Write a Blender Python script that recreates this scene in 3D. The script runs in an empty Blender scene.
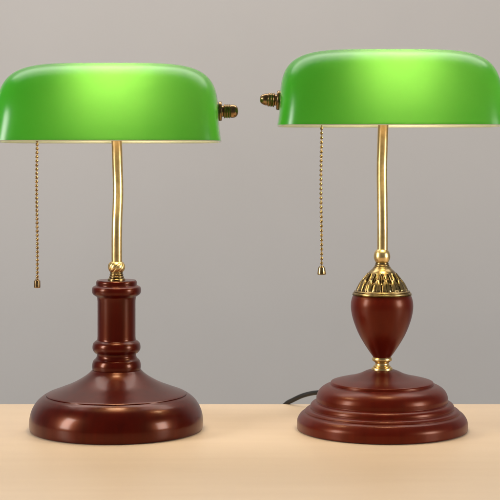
import bpy, bmesh, math, random
from mathutils import Vector, Matrix
random.seed(4)
S = bpy.context.scene
COL = S.collection
PI = math.pi
U = 0.0011            # metres per picture unit (one 500-px pixel at the lamps' depth)
EYE = 269             # eye height above the table, in units
DIST = 1500           # camera to lamps, in units

# ---------------------------------------------------------------- camera
cd = bpy.data.cameras.new('camera'); cam = bpy.data.objects.new('camera', cd); COL.objects.link(cam)
cam.location = (0, -DIST*U, EYE*U); cam.rotation_euler = (PI/2, 0, 0)
cd.sensor_width = 36; cd.lens = 36*DIST/500; cd.shift_y = -0.18
cd.clip_start = 0.05; cd.clip_end = 100
cd.dof.use_dof = True; cd.dof.focus_distance = (DIST-60)*U; cd.dof.aperture_fstop = 22
S.camera = cam

# ---------------------------------------------------------------- world, lamps, exposure
w = bpy.data.worlds.new('World'); S.world = w; w.use_nodes = True
bg = w.node_tree.nodes['Background']; bg.inputs[0].default_value = (1.0, 0.975, 0.95, 1); bg.inputs[1].default_value = 0.12
S.view_settings.view_transform = 'Standard'; S.view_settings.look = 'None'
S.view_settings.exposure = 0; S.view_settings.gamma = 1
def softbox(name, loc, target, sx, sy, power, col=(1, 1, 1)):
    l = bpy.data.lights.new(name, 'AREA'); l.shape = 'RECTANGLE'; l.size = sx; l.size_y = sy
    l.energy = power; l.color = col
    o = bpy.data.objects.new(name, l); COL.objects.link(o); o.location = loc
    o.rotation_euler = (Vector(target)-Vector(loc)).to_track_quat('-Z', 'Y').to_euler()
    return o
softbox('softbox_left',  (-1.45, -0.62, 0.60), (0, 0, 0.2), 0.36, 0.80, 21, (1, 0.98, 0.96))
softbox('softbox_right', (1.40, -0.66, 0.42), (0, 0, 0.1), 0.42, 0.50, 13, (1, 0.98, 0.96))
softbox('softbox_top',   (0.0, 0.74, 1.75), (0, -0.1, 0.1), 2.6, 0.5, 18, (1, 0.97, 0.94))
softbox('wall_light', (0.0, 0.35, 1.85), (0, 1.0, 0.35), 2.2, 0.4, 8, (1, 0.95, 0.92))

# ---------------------------------------------------------------- materials
def mat(name):
    m = bpy.data.materials.new(name); m.use_nodes = True
    nt = m.node_tree; b = nt.nodes['Principled BSDF']
    return m, nt, b
def noise_mix(nt, sock, c1, c2, scale=(1, 1, 1), nscale=20, detail=5, lo=0.35, hi=0.65, rough=0.55):
    tc = nt.nodes.new('ShaderNodeTexCoord'); mp = nt.nodes.new('ShaderNodeMapping'); mp.inputs['Scale'].default_value = scale
    n = nt.nodes.new('ShaderNodeTexNoise'); n.inputs['Scale'].default_value = nscale; n.inputs['Detail'].default_value = detail
    n.inputs['Roughness'].default_value = rough
    r = nt.nodes.new('ShaderNodeValToRGB'); e = r.color_ramp.elements
    e[0].position = lo; e[0].color = (*c1, 1); e[1].position = hi; e[1].color = (*c2, 1)
    nt.links.new(tc.outputs['Object'], mp.inputs[0]); nt.links.new(mp.outputs[0], n.inputs['Vector'])
    nt.links.new(n.outputs['Fac'], r.inputs[0]); nt.links.new(r.outputs[0], sock)
    return n, r, mp
def bump(nt, b, scale, strength, dist=0.001, vec=(1, 1, 1)):
    tc = nt.nodes.new('ShaderNodeTexCoord'); mp = nt.nodes.new('ShaderNodeMapping'); mp.inputs['Scale'].default_value = vec
    n = nt.nodes.new('ShaderNodeTexNoise'); n.inputs['Scale'].default_value = scale; n.inputs['Detail'].default_value = 4
    bp = nt.nodes.new('ShaderNodeBump'); bp.inputs['Strength'].default_value = strength; bp.inputs['Distance'].default_value = dist
    nt.links.new(tc.outputs['Object'], mp.inputs[0]); nt.links.new(mp.outputs[0], n.inputs['Vector'])
    nt.links.new(n.outputs['Fac'], bp.inputs['Height']); nt.links.new(bp.outputs[0], b.inputs['Normal'])
def mahogany(name, dark, light, rough, coat, crough):
    m, nt, b = mat(name)
    noise_mix(nt, b.inputs['Base Color'], dark, light, (1, 1, 0.12), 90, 6, 0.3, 0.7)
    b.inputs['Roughness'].default_value = rough; b.inputs['Specular IOR Level'].default_value = 0.42; b.inputs['Specular Tint'].default_value = (1, 0.28, 0.07, 1)
    b.inputs['Coat Weight'].default_value = coat; b.inputs['Coat Roughness'].default_value = crough
    bump(nt, b, 300, 0.05, 0.0004, (1, 1, 0.2))
    return m
M_wood_gloss = mahogany('glossy_mahogany', (0.030, 0.0010, 0.0006), (0.054, 0.0020, 0.0009), 0.29, 0.25, 0.15)
M_wood_satin = mahogany('satin_mahogany', (0.056, 0.0032, 0.0015), (0.080, 0.0054, 0.0022), 0.35, 0.18, 0.22)
def brass(name, dark, light, rough):
    m, nt, b = mat(name)
    noise_mix(nt, b.inputs['Base Color'], dark, light, (1, 1, 1), 160, 4, 0.3, 0.6)
    b.inputs['Metallic'].default_value = 1; b.inputs['Roughness'].default_value = rough
    bump(nt, b, 500, 0.08, 0.0003)
    return m
M_brass = brass('brass', (0.60, 0.43, 0.18), (0.74, 0.55, 0.25), 0.33)
M_bronze = brass('antique_bronze', (0.17, 0.10, 0.045), (0.36, 0.24, 0.11), 0.27)
M_aged = brass('aged_brass', (0.15, 0.105, 0.045), (0.42, 0.30, 0.13), 0.28)

nt = M_aged.node_tree                       # tarnish left in the grooves of the cast brass
g = nt.nodes.new('ShaderNodeNewGeometry'); rp = nt.nodes.new('ShaderNodeValToRGB'); mxr = nt.nodes.new('ShaderNodeMix'); mxr.data_type = 'RGBA'; mxr.blend_type = 'MULTIPLY'
mxr.inputs[0].default_value = 1
rp.color_ramp.elements[0].position = 0.475; rp.color_ramp.elements[0].color = (0.12, 0.09, 0.06, 1)
rp.color_ramp.elements[1].position = 0.503; rp.color_ramp.elements[1].color = (1, 1, 1, 1)
b = nt.nodes['Principled BSDF']; src = b.inputs['Base Color'].links[0].from_socket
nt.links.new(g.outputs['Pointiness'], rp.inputs[0]); nt.links.new(src, mxr.inputs[6]); nt.links.new(rp.outputs[0], mxr.inputs[7]); nt.links.new(mxr.outputs[2], b.inputs['Base Color'])

def glass_mat(name, dif, tra, mix, gloss):
    m = bpy.data.materials.new(name); m.use_nodes = True; nt = m.node_tree; nt.nodes.clear()
    out = nt.nodes.new('ShaderNodeOutputMaterial')
    d = nt.nodes.new('ShaderNodeBsdfDiffuse'); d.inputs[0].default_value = (*dif, 1)
    t = nt.nodes.new('ShaderNodeBsdfTranslucent'); t.inputs[0].default_value = (*tra, 1)
    mx = nt.nodes.new('ShaderNodeMixShader'); mx.inputs[0].default_value = mix
    nt.links.new(d.outputs[0], mx.inputs[1]); nt.links.new(t.outputs[0], mx.inputs[2])
    g = nt.nodes.new('ShaderNodeBsdfGlossy'); g.inputs['Roughness'].default_value = gloss; g.inputs['Color'].default_value = (1, 1, 1, 1)
    fr = nt.nodes.new('ShaderNodeFresnel'); fr.inputs[0].default_value = 1.38
    m2 = nt.nodes.new('ShaderNodeMixShader')
    nt.links.new(fr.outputs[0], m2.inputs[0]); nt.links.new(mx.outputs[0], m2.inputs[1]); nt.links.new(g.outputs[0], m2.inputs[2])
    nt.links.new(m2.outputs[0], out.inputs[0])
    return m
M_green = glass_mat('green_cased_glass', (0.0005, 0.37, 0.002), (0.33, 0.80, 0.18), 0.44, 0.24)
M_opal = glass_mat('opal_white_glass', (0.60, 0.60, 0.54), (0.85, 0.85, 0.80), 0.42, 0.2)

m, nt, b = mat('lit_bulb'); b.inputs['Base Color'].default_value = (0.9, 0.9, 0.85, 1)
b.inputs['Emission Color'].default_value = (1.0, 0.80, 0.50, 1); b.inputs['Emission Strength'].default_value = 45
M_bulb = m
m, nt, b = mat('black_rubber'); b.inputs['Roughness'].default_value = 0.45
noise_mix(nt, b.inputs['Base Color'], (0.005, 0.0045, 0.004), (0.009, 0.008, 0.007), (1, 1, 1), 80); M_rubber = m
m, nt, b = mat('pale_birch_veneer'); b.inputs['Roughness'].default_value = 0.42
noise_mix(nt, b.inputs['Base Color'], (0.665, 0.50, 0.34), (0.705, 0.54, 0.375), (1, 9, 1), 5.0, 8, 0.25, 0.75, 0.6)
bump(nt, b, 60, 0.04, 0.0003, (1, 12, 1)); M_table = m
m, nt, b = mat('warm_grey_wall_paint'); b.inputs['Roughness'].default_value = 0.85
noise_mix(nt, b.inputs['Base Color'], (0.565, 0.535, 0.51), (0.585, 0.555, 0.53), (1, 1, 1), 2.5)
bump(nt, b, 260, 0.10, 0.0006); M_wall = m

# ---------------------------------------------------------------- mesh helpers (all in picture units)
def link(name, bm, mats, parent=None, sharp=35):
    me = bpy.data.meshes.new(name)
    bmesh.ops.scale(bm, vec=(U, U, U), verts=bm.verts)
    bm.to_mesh(me); bm.free()
    for p in me.polygons: p.use_smooth = True
    me.set_sharp_from_angle(angle=math.radians(sharp))
    for mm in (mats if isinstance(mats, (list, tuple)) else [mats]): me.materials.append(mm)
    o = bpy.data.objects.new(name, me); COL.objects.link(o)
    if parent: o.parent = parent
    return o
def catmull(pts, n=6):
    """smooth curve through tuples; a point repeated twice is a sharp corner"""
    runs, cur = [], [pts[0]]
    for p in pts[1:]:
        if p == cur[-1]: runs.append(cur); cur = [p]
        else: cur.append(p)
    runs.append(cur); out = []
    for r in runs:
        if len(r) < 2: continue
        for i in range(len(r)-1):
            p1, p2 = Vector(r[i]), Vector(r[i+1])
            p0 = Vector(r[i-1]) if i else p1*2-p2
            p3 = Vector(r[i+2]) if i+2 < len(r) else p2*2-p1
            k = n if len(r) > 2 else 1
            for j in range(k):
                t = j/k
                out.append(0.5*((2*p1)+(p2-p0)*t+(2*p0-5*p1+4*p2-p3)*t*t+(3*p1-p0-3*p2+p3)*t**3))
        out.append(Vector(r[-1]))
    res = [out[0]]
    for p in out[1:]:
        if (p-res[-1]).length > 1e-4: res.append(p)
    return res
def lathe(bm, prof, seg=96, cx=0, cy=0, cz=0, axis='Z', disp=None, n=6, tilt=None):
    P = catmull(prof, n); rings = []
    for (r, z) in P:
        ring = []
        if abs(r) < 0.02:
            ring = [None, (0, z)]
        rr = []
        if ring:
            v = Vector((0, 0, z))
            rr = [v]
        else:
            for k in range(seg):
                a = 2*PI*k/seg
                q = r + (disp(a, z, r) if disp else 0)
                rr.append(Vector((q*math.cos(a), q*math.sin(a), z)))
        vs = []
        for v in rr:
            if axis == 'X': v = Vector((v.z, v.x, v.y))
            if tilt is not None: v = tilt @ v
            vs.append(bm.verts.new((v.x+cx, v.y+cy, v.z+cz)))
        rings.append(vs)
    for a, b_ in zip(rings, rings[1:]):
        if len(a) == 1 and len(b_) == 1: continue
        for k in range(seg):
            k2 = (k+1) % seg
            if len(a) == 1: f = [a[0], b_[k2], b_[k]]
            elif len(b_) == 1: f = [a[k], a[k2], b_[0]]
            else: f = [a[k], a[k2], b_[k2], b_[k]]
            bm.faces.new(f)
    for rg, rev in ((rings[0], True), (rings[-1], False)):
        if len(rg) > 1: bm.faces.new(rg[::-1] if rev else rg)
    bmesh.ops.recalc_face_normals(bm, faces=bm.faces[:])
def tube(bm, pts, r, seg=24, n=8):
    P = catmull([tuple(p) for p in pts], n); rings = []
    up = Vector((1, 0.01, 0))
    for i, p in enumerate(P):
        t = (P[min(i+1, len(P)-1)]-P[max(i-1, 0)]).normalized()
        a = (up - t*up.dot(t))
        if a.length < 0.05: a = Vector((0, 0, 1)) - t*t.z
        a.normalize(); b_ = t.cross(a); up = a
        rr = r(i/(len(P)-1)) if callable(r) else r
        rings.append([bm.verts.new(p+a*rr*math.cos(2*PI*k/seg)+b_*rr*math.sin(2*PI*k/seg)) for k in range(seg)])
    for A, B in zip(rings, rings[1:]):
        for k in range(seg): bm.faces.new((A[k], A[(k+1) % seg], B[(k+1) % seg], B[k]))
    bm.faces.new(rings[0][::-1]); bm.faces.new(rings[-1])
    bmesh.ops.recalc_face_normals(bm, faces=bm.faces[:])
def tag(o, label, cat=None, group=None, kind=None):
    o['label'] = label
    if cat: o['category'] = cat
    if group: o['group'] = group
    if kind: o['kind'] = kind

# ---------------------------------------------------------------- the setting
bm = bmesh.new()
bmesh.ops.create_cube(bm, size=1)
bmesh.ops.scale(bm, vec=(2000, 154+620, 24), verts=bm.verts)
bmesh.ops.translate(bm, vec=(0, (154-620)/2, -12), verts=bm.verts)
bmesh.ops.bevel(bm, geom=bm.edges[:], offset=1.2, segments=3, affect='EDGES')
t = link('tabletop', bm, M_table); t['kind'] = 'structure'; t['label'] = 'pale birch tabletop under both lamps'
bm = bmesh.new()
bmesh.ops.create_cube(bm, size=1)
bmesh.ops.scale(bm, vec=(4200, 40, 3000), verts=bm.verts)
bmesh.ops.translate(bm, vec=(0, 920, 300), verts=bm.verts)
t = link('wall', bm, M_wall); t['kind'] = 'structure'; t['label'] = 'plain warm grey wall behind the table'

# ---------------------------------------------------------------- lamp pieces
def glass_shade(parent, cx, cy, z0, A, B, H, tilt=0.0, NX=4.7):
    """banker's shade: half-round trough with rounded ends, white lined; z0 = rim height"""
    th = 2.4
    def surf(A, B, H, z_off):
        rows = []
        NV, NU = 64, 160
        for j in range(NV+1):
            f = (j/NV)
            el = f*PI/2                       # elevation
            row = []
            for i in range(NU):
                az = 2*PI*i/NU
                dx, dy, dz = math.cos(el)*math.cos(az), math.cos(el)*math.sin(az), math.sin(el)
                # stretch the sampling directions so the long ends are evenly meshed
                d = Vector((dx*A, dy*B, dz*H))
                q = math.sqrt((d.y/B)**2+(d.z/H)**2); x = abs(d.x/A)
                s = 1.0/((x**NX+q**NX)**(1/NX)) if (x+q) > 0 else 1
                p = d*s
                fl = max(0.0, 1-p.z/(H*0.36))**2   # slight flare to the rim
                p.x += math.copysign(1, p.x)*2.6*fl*min(1, abs(p.x)/A*1.0)
                p.y *= 1+0.028*fl
                row.append(p)
                if j == NV: break
            rows.append(row)
        return rows, NU
    bm = bmesh.new()
    ro, NU = surf(A, B, H, 0); ri, _ = surf(A-th, B-th, H-th, 0)
    def mk(rows): return [[bm.verts.new(p) for p in r] for r in rows]
    vo, vi = mk(ro), mk(ri)
    def skin(V, mi):
        for a, b_ in zip(V, V[1:]):
            for k in range(NU):
                k2 = (k+1) % NU
                f = bm.faces.new((a[k], a[k2], b_[0])) if len(b_) == 1 else bm.faces.new((a[k], a[k2], b_[k2], b_[k]))
                f.material_index = mi
    skin(vo, 0); skin(vi, 1)
    # rounded rim between the two skins
    vm = [bm.verts.new(((a.co+b_.co)/2)+Vector((0, 0, -0.9))) for a, b_ in zip(vo[0], vi[0])]
    for k in range(NU):
        k2 = (k+1) % NU
        f = bm.faces.new((vo[0][k], vm[k], vm[k2], vo[0][k2])); f.material_index = 1
        f = bm.faces.new((vm[k], vi[0][k], vi[0][k2], vm[k2])); f.material_index = 1
    bmesh.ops.recalc_face_normals(bm, faces=bm.faces[:])
    bmesh.ops.rotate(bm, cent=(0, 0, 30), matrix=Matrix.Rotation(tilt, 3, 'X'), verts=bm.verts)
    bmesh.ops.translate(bm, vec=(cx, cy, z0), verts=bm.verts)
    return link('glass_shade', bm, [M_green, M_opal], parent, 60)

def finial(parent, cx, cy, cz, side, pointed, m):
    pr = [(0.0, -4), (4, -4), (4, -4), (4, 0), (4, 0), (9.2, 0), (10, 0.8), (10, 2.4), (9.2, 3.4), (5.8, 3.8), (5.8, 3.8), (5.8, 5.2), (7.2, 5.8), (7.4, 6.6), (6.6, 7.4), (6.6, 7.4),
          (6.9, 8.1), (7.4, 8.9), (6.6, 9.7), (6.6, 9.7)]
    if pointed: pr += [(7.0, 10.6), (7.0, 12.0), (6.0, 12.8), (6.0, 12.8), (6.2, 14), (5.6, 16.5), (4.4, 18.8), (2.8, 20.2), (0, 20.7)]
    else: pr += [(6.9, 10.4), (7.4, 11.2), (6.5, 12), (6.5, 12), (6.8, 13), (6.7, 15.6), (5.9, 17.8), (4.4, 19.2), (2.4, 20), (0, 20.2)]
    pr = [(r*0.95, z*0.95) for r, z in pr]
    rot = Matrix.Rotation(math.radians(4 if pointed else 0), 3, 'Y') @ Matrix.Scale(side, 3, (1, 0, 0))
    bm = bmesh.new(); lathe(bm, pr, 48, cx, cy, cz, 'X', n=4, tilt=rot)
    return link('finial', bm, m, parent, 40)

def pull_chain(parent, x, y, z_top, z_end, pitch, knob, m):
    bm = bmesh.new(); z = z_top; k = 0
    while z > z_end:
        xx = x + 0.35*math.sin(z*0.045)
        bmesh.ops.create_icosphere(bm, subdivisions=2, radius=1.6, matrix=Matrix.Translation((xx, y, z)))
        z -= pitch; k += 1
    tube(bm, [(x+0.35*math.sin(q*0.045), y, q) for q in [z_top+(z_end-z_top)*i/14 for i in range(15)]], 0.55, 8, 3)
    c = link('pull_chain', bm, m, parent, 60)
    bm = bmesh.new()
    lathe(bm, knob, 32, x+0.35*math.sin(z_end*0.045), y, z_end)
    link('pull_knob', bm, m, c, 35)
    return c

def inner_fittings(parent, cx, cy, cz, A, chain_x, stem_x, m):
    """rod through the shade, socket, lit bulb"""
    bm = bmesh.new(); pz = cz
    tube(bm, [(cx-A+2, cy, pz), (cx, cy, pz), (cx+A-2, cy, pz)], 2.2, 16, 2)
    link('crossbar', bm, m, parent)
    by, bz = cy-5, pz+8
    bm = bmesh.new()
    tube(bm, [(cx-70, cy, pz), (cx-70, (cy+by)/2, pz+5), (cx-60, by, bz)], 3.5, 16, 4)
    link('socket_bracket', bm, m, parent)
    bm = bmesh.new()
    lathe(bm, [(0, 0), (7, 0), (8.5, 2), (8.5, 2), (8.5, 12), (9.5, 14), (9.5, 18), (9, 19), (9.6, 20), (9.6, 30), (9.6, 30), (0, 30)], 40, cx-62, by, bz, 'X')
    link('socket', bm, m, parent)
    bm = bmesh.new()
    lathe(bm, [(0, 0), (8, 0), (8, 0), (8.5, 8), (10, 15), (12, 23), (12.6, 34), (12.6, 60), (11.3, 70), (7, 77), (0, 79)], 40, cx-34, by, bz, 'X')
    link('light_bulb', bm, M_bulb, parent)

# ================================================================ LAMP 1 (left)
X1 = 116.5
L1 = bpy.data.objects.new('desk_lamp', None); COL.objects.link(L1)
L1.location = ((X1-250)*U, 0, 0)
tag(L1, 'green glass desk lamp with plain turned wooden column on a smooth round dome base', 'desk lamp', 'green glass desk lamps')
Y = lambda y: 429-y
bm = bmesh.new()
lathe(bm, [(0, 0), (84.5, 0), (84.5, 0), (86, 1.2), (86.6, 6), (86.2, 13), (83.8, 21), (79.5, 28), (74.5, 32.6), (71.0, 34.8), (71.0, 34.8), (69.6, 34.6), (69.6, 34.6),
           (68.6, 36.2), (57.5, 40.4), (45, 45.4), (35, 50.8), (28.4, 55.4), (24.3, 59.4), (24.3, 59.4), (0, 59.4)], 160)
link('base', bm, M_wood_gloss, L1, 30)
bm = bmesh.new()
lathe(bm, [(0, 57), (22.5, 57), (22.5, 57), (24, 60), (24.4, 64), (23.2, 68.5), (20.8, 71), (19.6, 73.5), (19.8, 76), (19.8, 76), (21.6, 76.6), (23.6, 79.4), (24.0, 82.5), (23.2, 86), (20.8, 88.4), (20.8, 88.4),
           (19.4, 89.4), (19.0, 93), (19.0, 93), (19.0, 128), (19.0, 128), (19.6, 132), (21.4, 133.4), (21.4, 133.4), (23.8, 135.4), (24.6, 138.5), (24.0, 141.8), (21.6, 143.4), (21.6, 143.4), (20.4, 144), (20.4, 147),
           (19.4, 148.6), (17.5, 148.9), (0, 148.9)], 112)
link('column', bm, M_wood_gloss, L1, 30)
bm = bmesh.new()
lathe(bm, [(0, 148.4), (8.8, 148.4), (8.8, 148.4), (8.8, 149.8), (8.2, 150.6), (7.2, 151.0), (7.2, 151.0), (7.4, 152.4), (6.6, 153.2), (6.6, 153.2), (6.9, 154.6), (6.2, 155.4), (6.2, 155.4), (6.4, 157), (6, 158), (0, 158)], 64)
link('collar', bm, M_aged, L1)
def knuckle(a, z, r):
    return -0.5*math.exp(-((((a+PI/2)*8.6-(z-162)*0.9+60) % 6.2-3.1)/0.8)**2) if 158 < z < 166 else 0
bm = bmesh.new()
lathe(bm, [(0, 156), (4.5, 156.2), (7, 157.8), (8.4, 160.4), (8.6, 162.6), (8.0, 165), (6.4, 167), (5.4, 167.6), (5.4, 167.6), (0, 167.8)], 140, disp=knuckle)
link('ball_joint', bm, M_brass, L1, 50)
SY, SR1 = -40, None
bm = bmesh.new()
tube(bm, [(0.3, 0, 166), (0.3, 0, 190), (0.4, 1.5, 206), (0.7, 4.5, 220), (0.9, 7.5, 234), (0.6, 9, 250), (0.1, 8, 268), (-0.2, 5, 286), (-0.5, -4, 302), (-1, -16, 312), (-1.5, -28, 316), (-2, -41, 318)], 5.3, 40)
link('stem', bm, M_brass, L1)
ZR1 = 269+17.6
glass_shade(L1, -4.5, SY, ZR1+0.6, 107.8, 55, 76.5, math.radians(-0.6))
inner_fittings(L1, -4.5, SY, 316.8, 106, 0, 0, M_brass)
finial(L1, -4.5+107.4, SY, 316.5, 1, False, M_bronze)
finial(L1, -4.5-107.4, SY, 316.5, -1, False, M_bronze)
pull_chain(L1, (37-250)*1455/1500-(X1-250), -45, 312, EYE-(280-160)*0.97, 4.0,
           [(0, 1.5), (1.6, 1.4), (1.8, 0), (3.0, -0.6), (3.0, -0.6), (3.1, -4), (3.1, -7), (3.1, -7), (2.6, -7.6), (0, -7.8)], M_bronze)

# ================================================================ LAMP 2 (right)
X2 = 382
L2 = bpy.data.objects.new('desk_lamp', None); COL.objects.link(L2)
L2.location = ((X2-250)*U, 0, 0)
tag(L2, 'green glass desk lamp with red-brown wooden urn and fluted brass cap on a stepped base', 'desk lamp', 'green glass desk lamps')
bm = bmesh.new()
lathe(bm, [(0, 0), (83, 0), (83, 0), (84.8, 1), (85, 4), (84.8, 9), (83.2, 12.6), (80.6, 15.8), (78, 17.2), (78, 17.2), (77.2, 17.6), (77.2, 18.6), (77.2, 18.6), (75.4, 20.2), (72.4, 21), (72.4, 21), (71.8, 21.4), (71.8, 22.6), (71.8, 22.6), (71, 25), (69, 26.8), (66.6, 27.6), (66.6, 27.6), (65.6, 28), (65.6, 29.4), (65.6, 29.4),
           (65.4, 33), (63.6, 37.5), (60.4, 41), (56, 43.6), (52.6, 44.6), (52.6, 44.6), (51.6, 44.9), (51.6, 44.9), (51.2, 46.8), (49.6, 48), (42, 50), (32, 52.2), (23, 55), (16, 58.2), (11.5, 59.6), (11.5, 59.6), (0, 59.6)], 160)
link('base', bm, M_wood_satin, L2, 30)
bm = bmesh.new()
lathe(bm, [(0, 58.6), (10.2, 58.6), (10.6, 59.6), (10.2, 61.4), (8.4, 62.2), (8.4, 62.2), (8.6, 63.2), (7.4, 64), (6.8, 65.6), (7.4, 67.2), (8.4, 67.8), (8.4, 67.8), (9.6, 68.6), (9.9, 70.2), (9.2, 71.6), (8, 72), (0, 72)], 72)
link('neck', bm, M_brass, L2, 40)
bm = bmesh.new()
lathe(bm, [(0, 71), (7.8, 71.2), (9.4, 73), (13, 78), (18.2, 86), (22.8, 94), (26.7, 103), (29.6, 112), (31, 120), (31, 126), (30, 131), (28.4, 134.8), (28.4, 134.8), (0, 134.8)], 128)
link('urn', bm, M_wood_satin, L2, 30)
def filigree(a, z, r):
    n = 15; c = abs(((a*n/(2*PI)) % 1.0)-0.5)*2                          # 0 in the middle of a leaf, 1 between leaves
    c2 = abs(((a*n/(2*PI)+0.5) % 1.0)-0.5)*2
    d = 0
    t = (z-138.4)/12.0                                                  # lower row: long rounded leaves
    if 0 < t < 1:
        wd = 0.93*math.sqrt(max(0, 1-t**3))
        if c < wd: d += 1.35*math.sqrt(1-(c/wd)**2)*min(1, t*6) - 0.35*math.exp(-(c/0.10)**2)
        else: d -= 0.7*min(1, (1-t)*5)
    t = (z-146.5)/10.0                                                   # upper row: open arches
    if 0 < t < 1 and c2 > 0:
        wd = 0.9*math.sqrt(max(0, 1-t**2))
        ok = 1 if c >= 0.93*math.sqrt(max(0, 1-min(1, (z-138.4)/12.0)**3)) else 0
        e = abs(c2-wd*0.8)
        d += ok*(1.0*math.exp(-(e/0.15)**2) - 0.8*(c2 < wd*0.5)) + ok*0.7*math.exp(-(c2/0.12)**2)
    return d*min(1, r/16)
bm = bmesh.new()
lathe(bm, [(0, 134.2), (27.6, 134.2), (29, 134.6), (29.4, 135.6), (28.8, 136.6), (27.6, 136.9), (27.6, 136.9), (28.0, 137.8), (27.0, 138.6), (25.4, 139), (23.6, 142), (21.4, 146.2), (18.6, 150), (15.3, 154), (12.6, 157.6),
           (10, 160), (8.6, 161.4), (8.6, 161.4), (0, 161.4)], 336, disp=filigree, n=9)
link('brass_cap', bm, M_aged, L2, 50)
bm = bmesh.new()
lathe(bm, [(0, 160.6), (8.2, 160.6), (8.6, 161.6), (8, 162.6), (7.2, 162.9), (7.2, 162.9), (7.4, 164), (6.6, 164.8), (6.6, 164.8), (6.6, 166), (5.6, 166.8), (0, 167)], 64)
link('collar', bm, M_aged, L2, 40)
bm = bmesh.new()
lathe(bm, [(0, 165.6), (4.6, 165.8), (6.8, 167.6), (8.1, 170.8), (8.2, 173.4), (7.4, 176.6), (6, 178.8), (5.2, 179.6), (5.2, 179.6), (0, 179.8)], 72)
link('ball_joint', bm, M_brass, L2, 50)
bm = bmesh.new()
tube(bm, [(0.5, 0, 178), (0.5, 0, 200), (0.5, 1.5, 218), (0.6, 4.5, 234), (0.6, 7.5, 250), (0.8, 9, 266), (1.2, 8, 282), (1.4, 5, 298), (1.4, -3, 312), (1.2, -14, 322), (1, -27, 327), (0.8, -41, 329)], 5.3, 40)
link('stem', bm, M_brass, L2)
ZR2 = 269+33.6
glass_shade(L2, 4.5, SY, ZR2, 107.8, 55, 74.5, 0)
inner_fittings(L2, 4.5, SY, 327.5, 106, 0, 0, M_brass)
finial(L2, 4.5-107.4, SY, 327.0, -1, True, M_bronze)
finial(L2, 4.5+107.4, SY, 327.0, 1, True, M_bronze)
pull_chain(L2, (321.3-250)*1455/1500-(X2-250), -45, 322, EYE-(267.5-160)*0.97, 4.5,
           [(0, 1.5), (1.8, 1.4), (2.4, 0.5), (3.4, 0), (3.4, 0), (3.7, -2.4), (4.2, -6.2), (4.2, -6.2), (3.7, -6.9), (0, -7.1)], M_aged)
# cord arching out from behind the base and over the table's back edge
def wp(px, py, d):    # a point at depth d behind the lamps seen at photo position px, py
    k = (DIST+d)/DIST
    return ((px-250)*k-(X2-250), d, EYE-(py-160)*k)
bm = bmesh.new()
tube(bm, [(-28, 55, 4), (-40, 88, 9), wp(326, 393.5, 112), wp(315, 392.8, 125), wp(303, 395.5, 136), wp(293, 400, 147), wp(286, 404, 156), wp(281, 412, 163), wp(279, 440, 168), wp(279, 560, 170)], 2.5, 16)
link('power_cord', bm, M_rubber, L2)
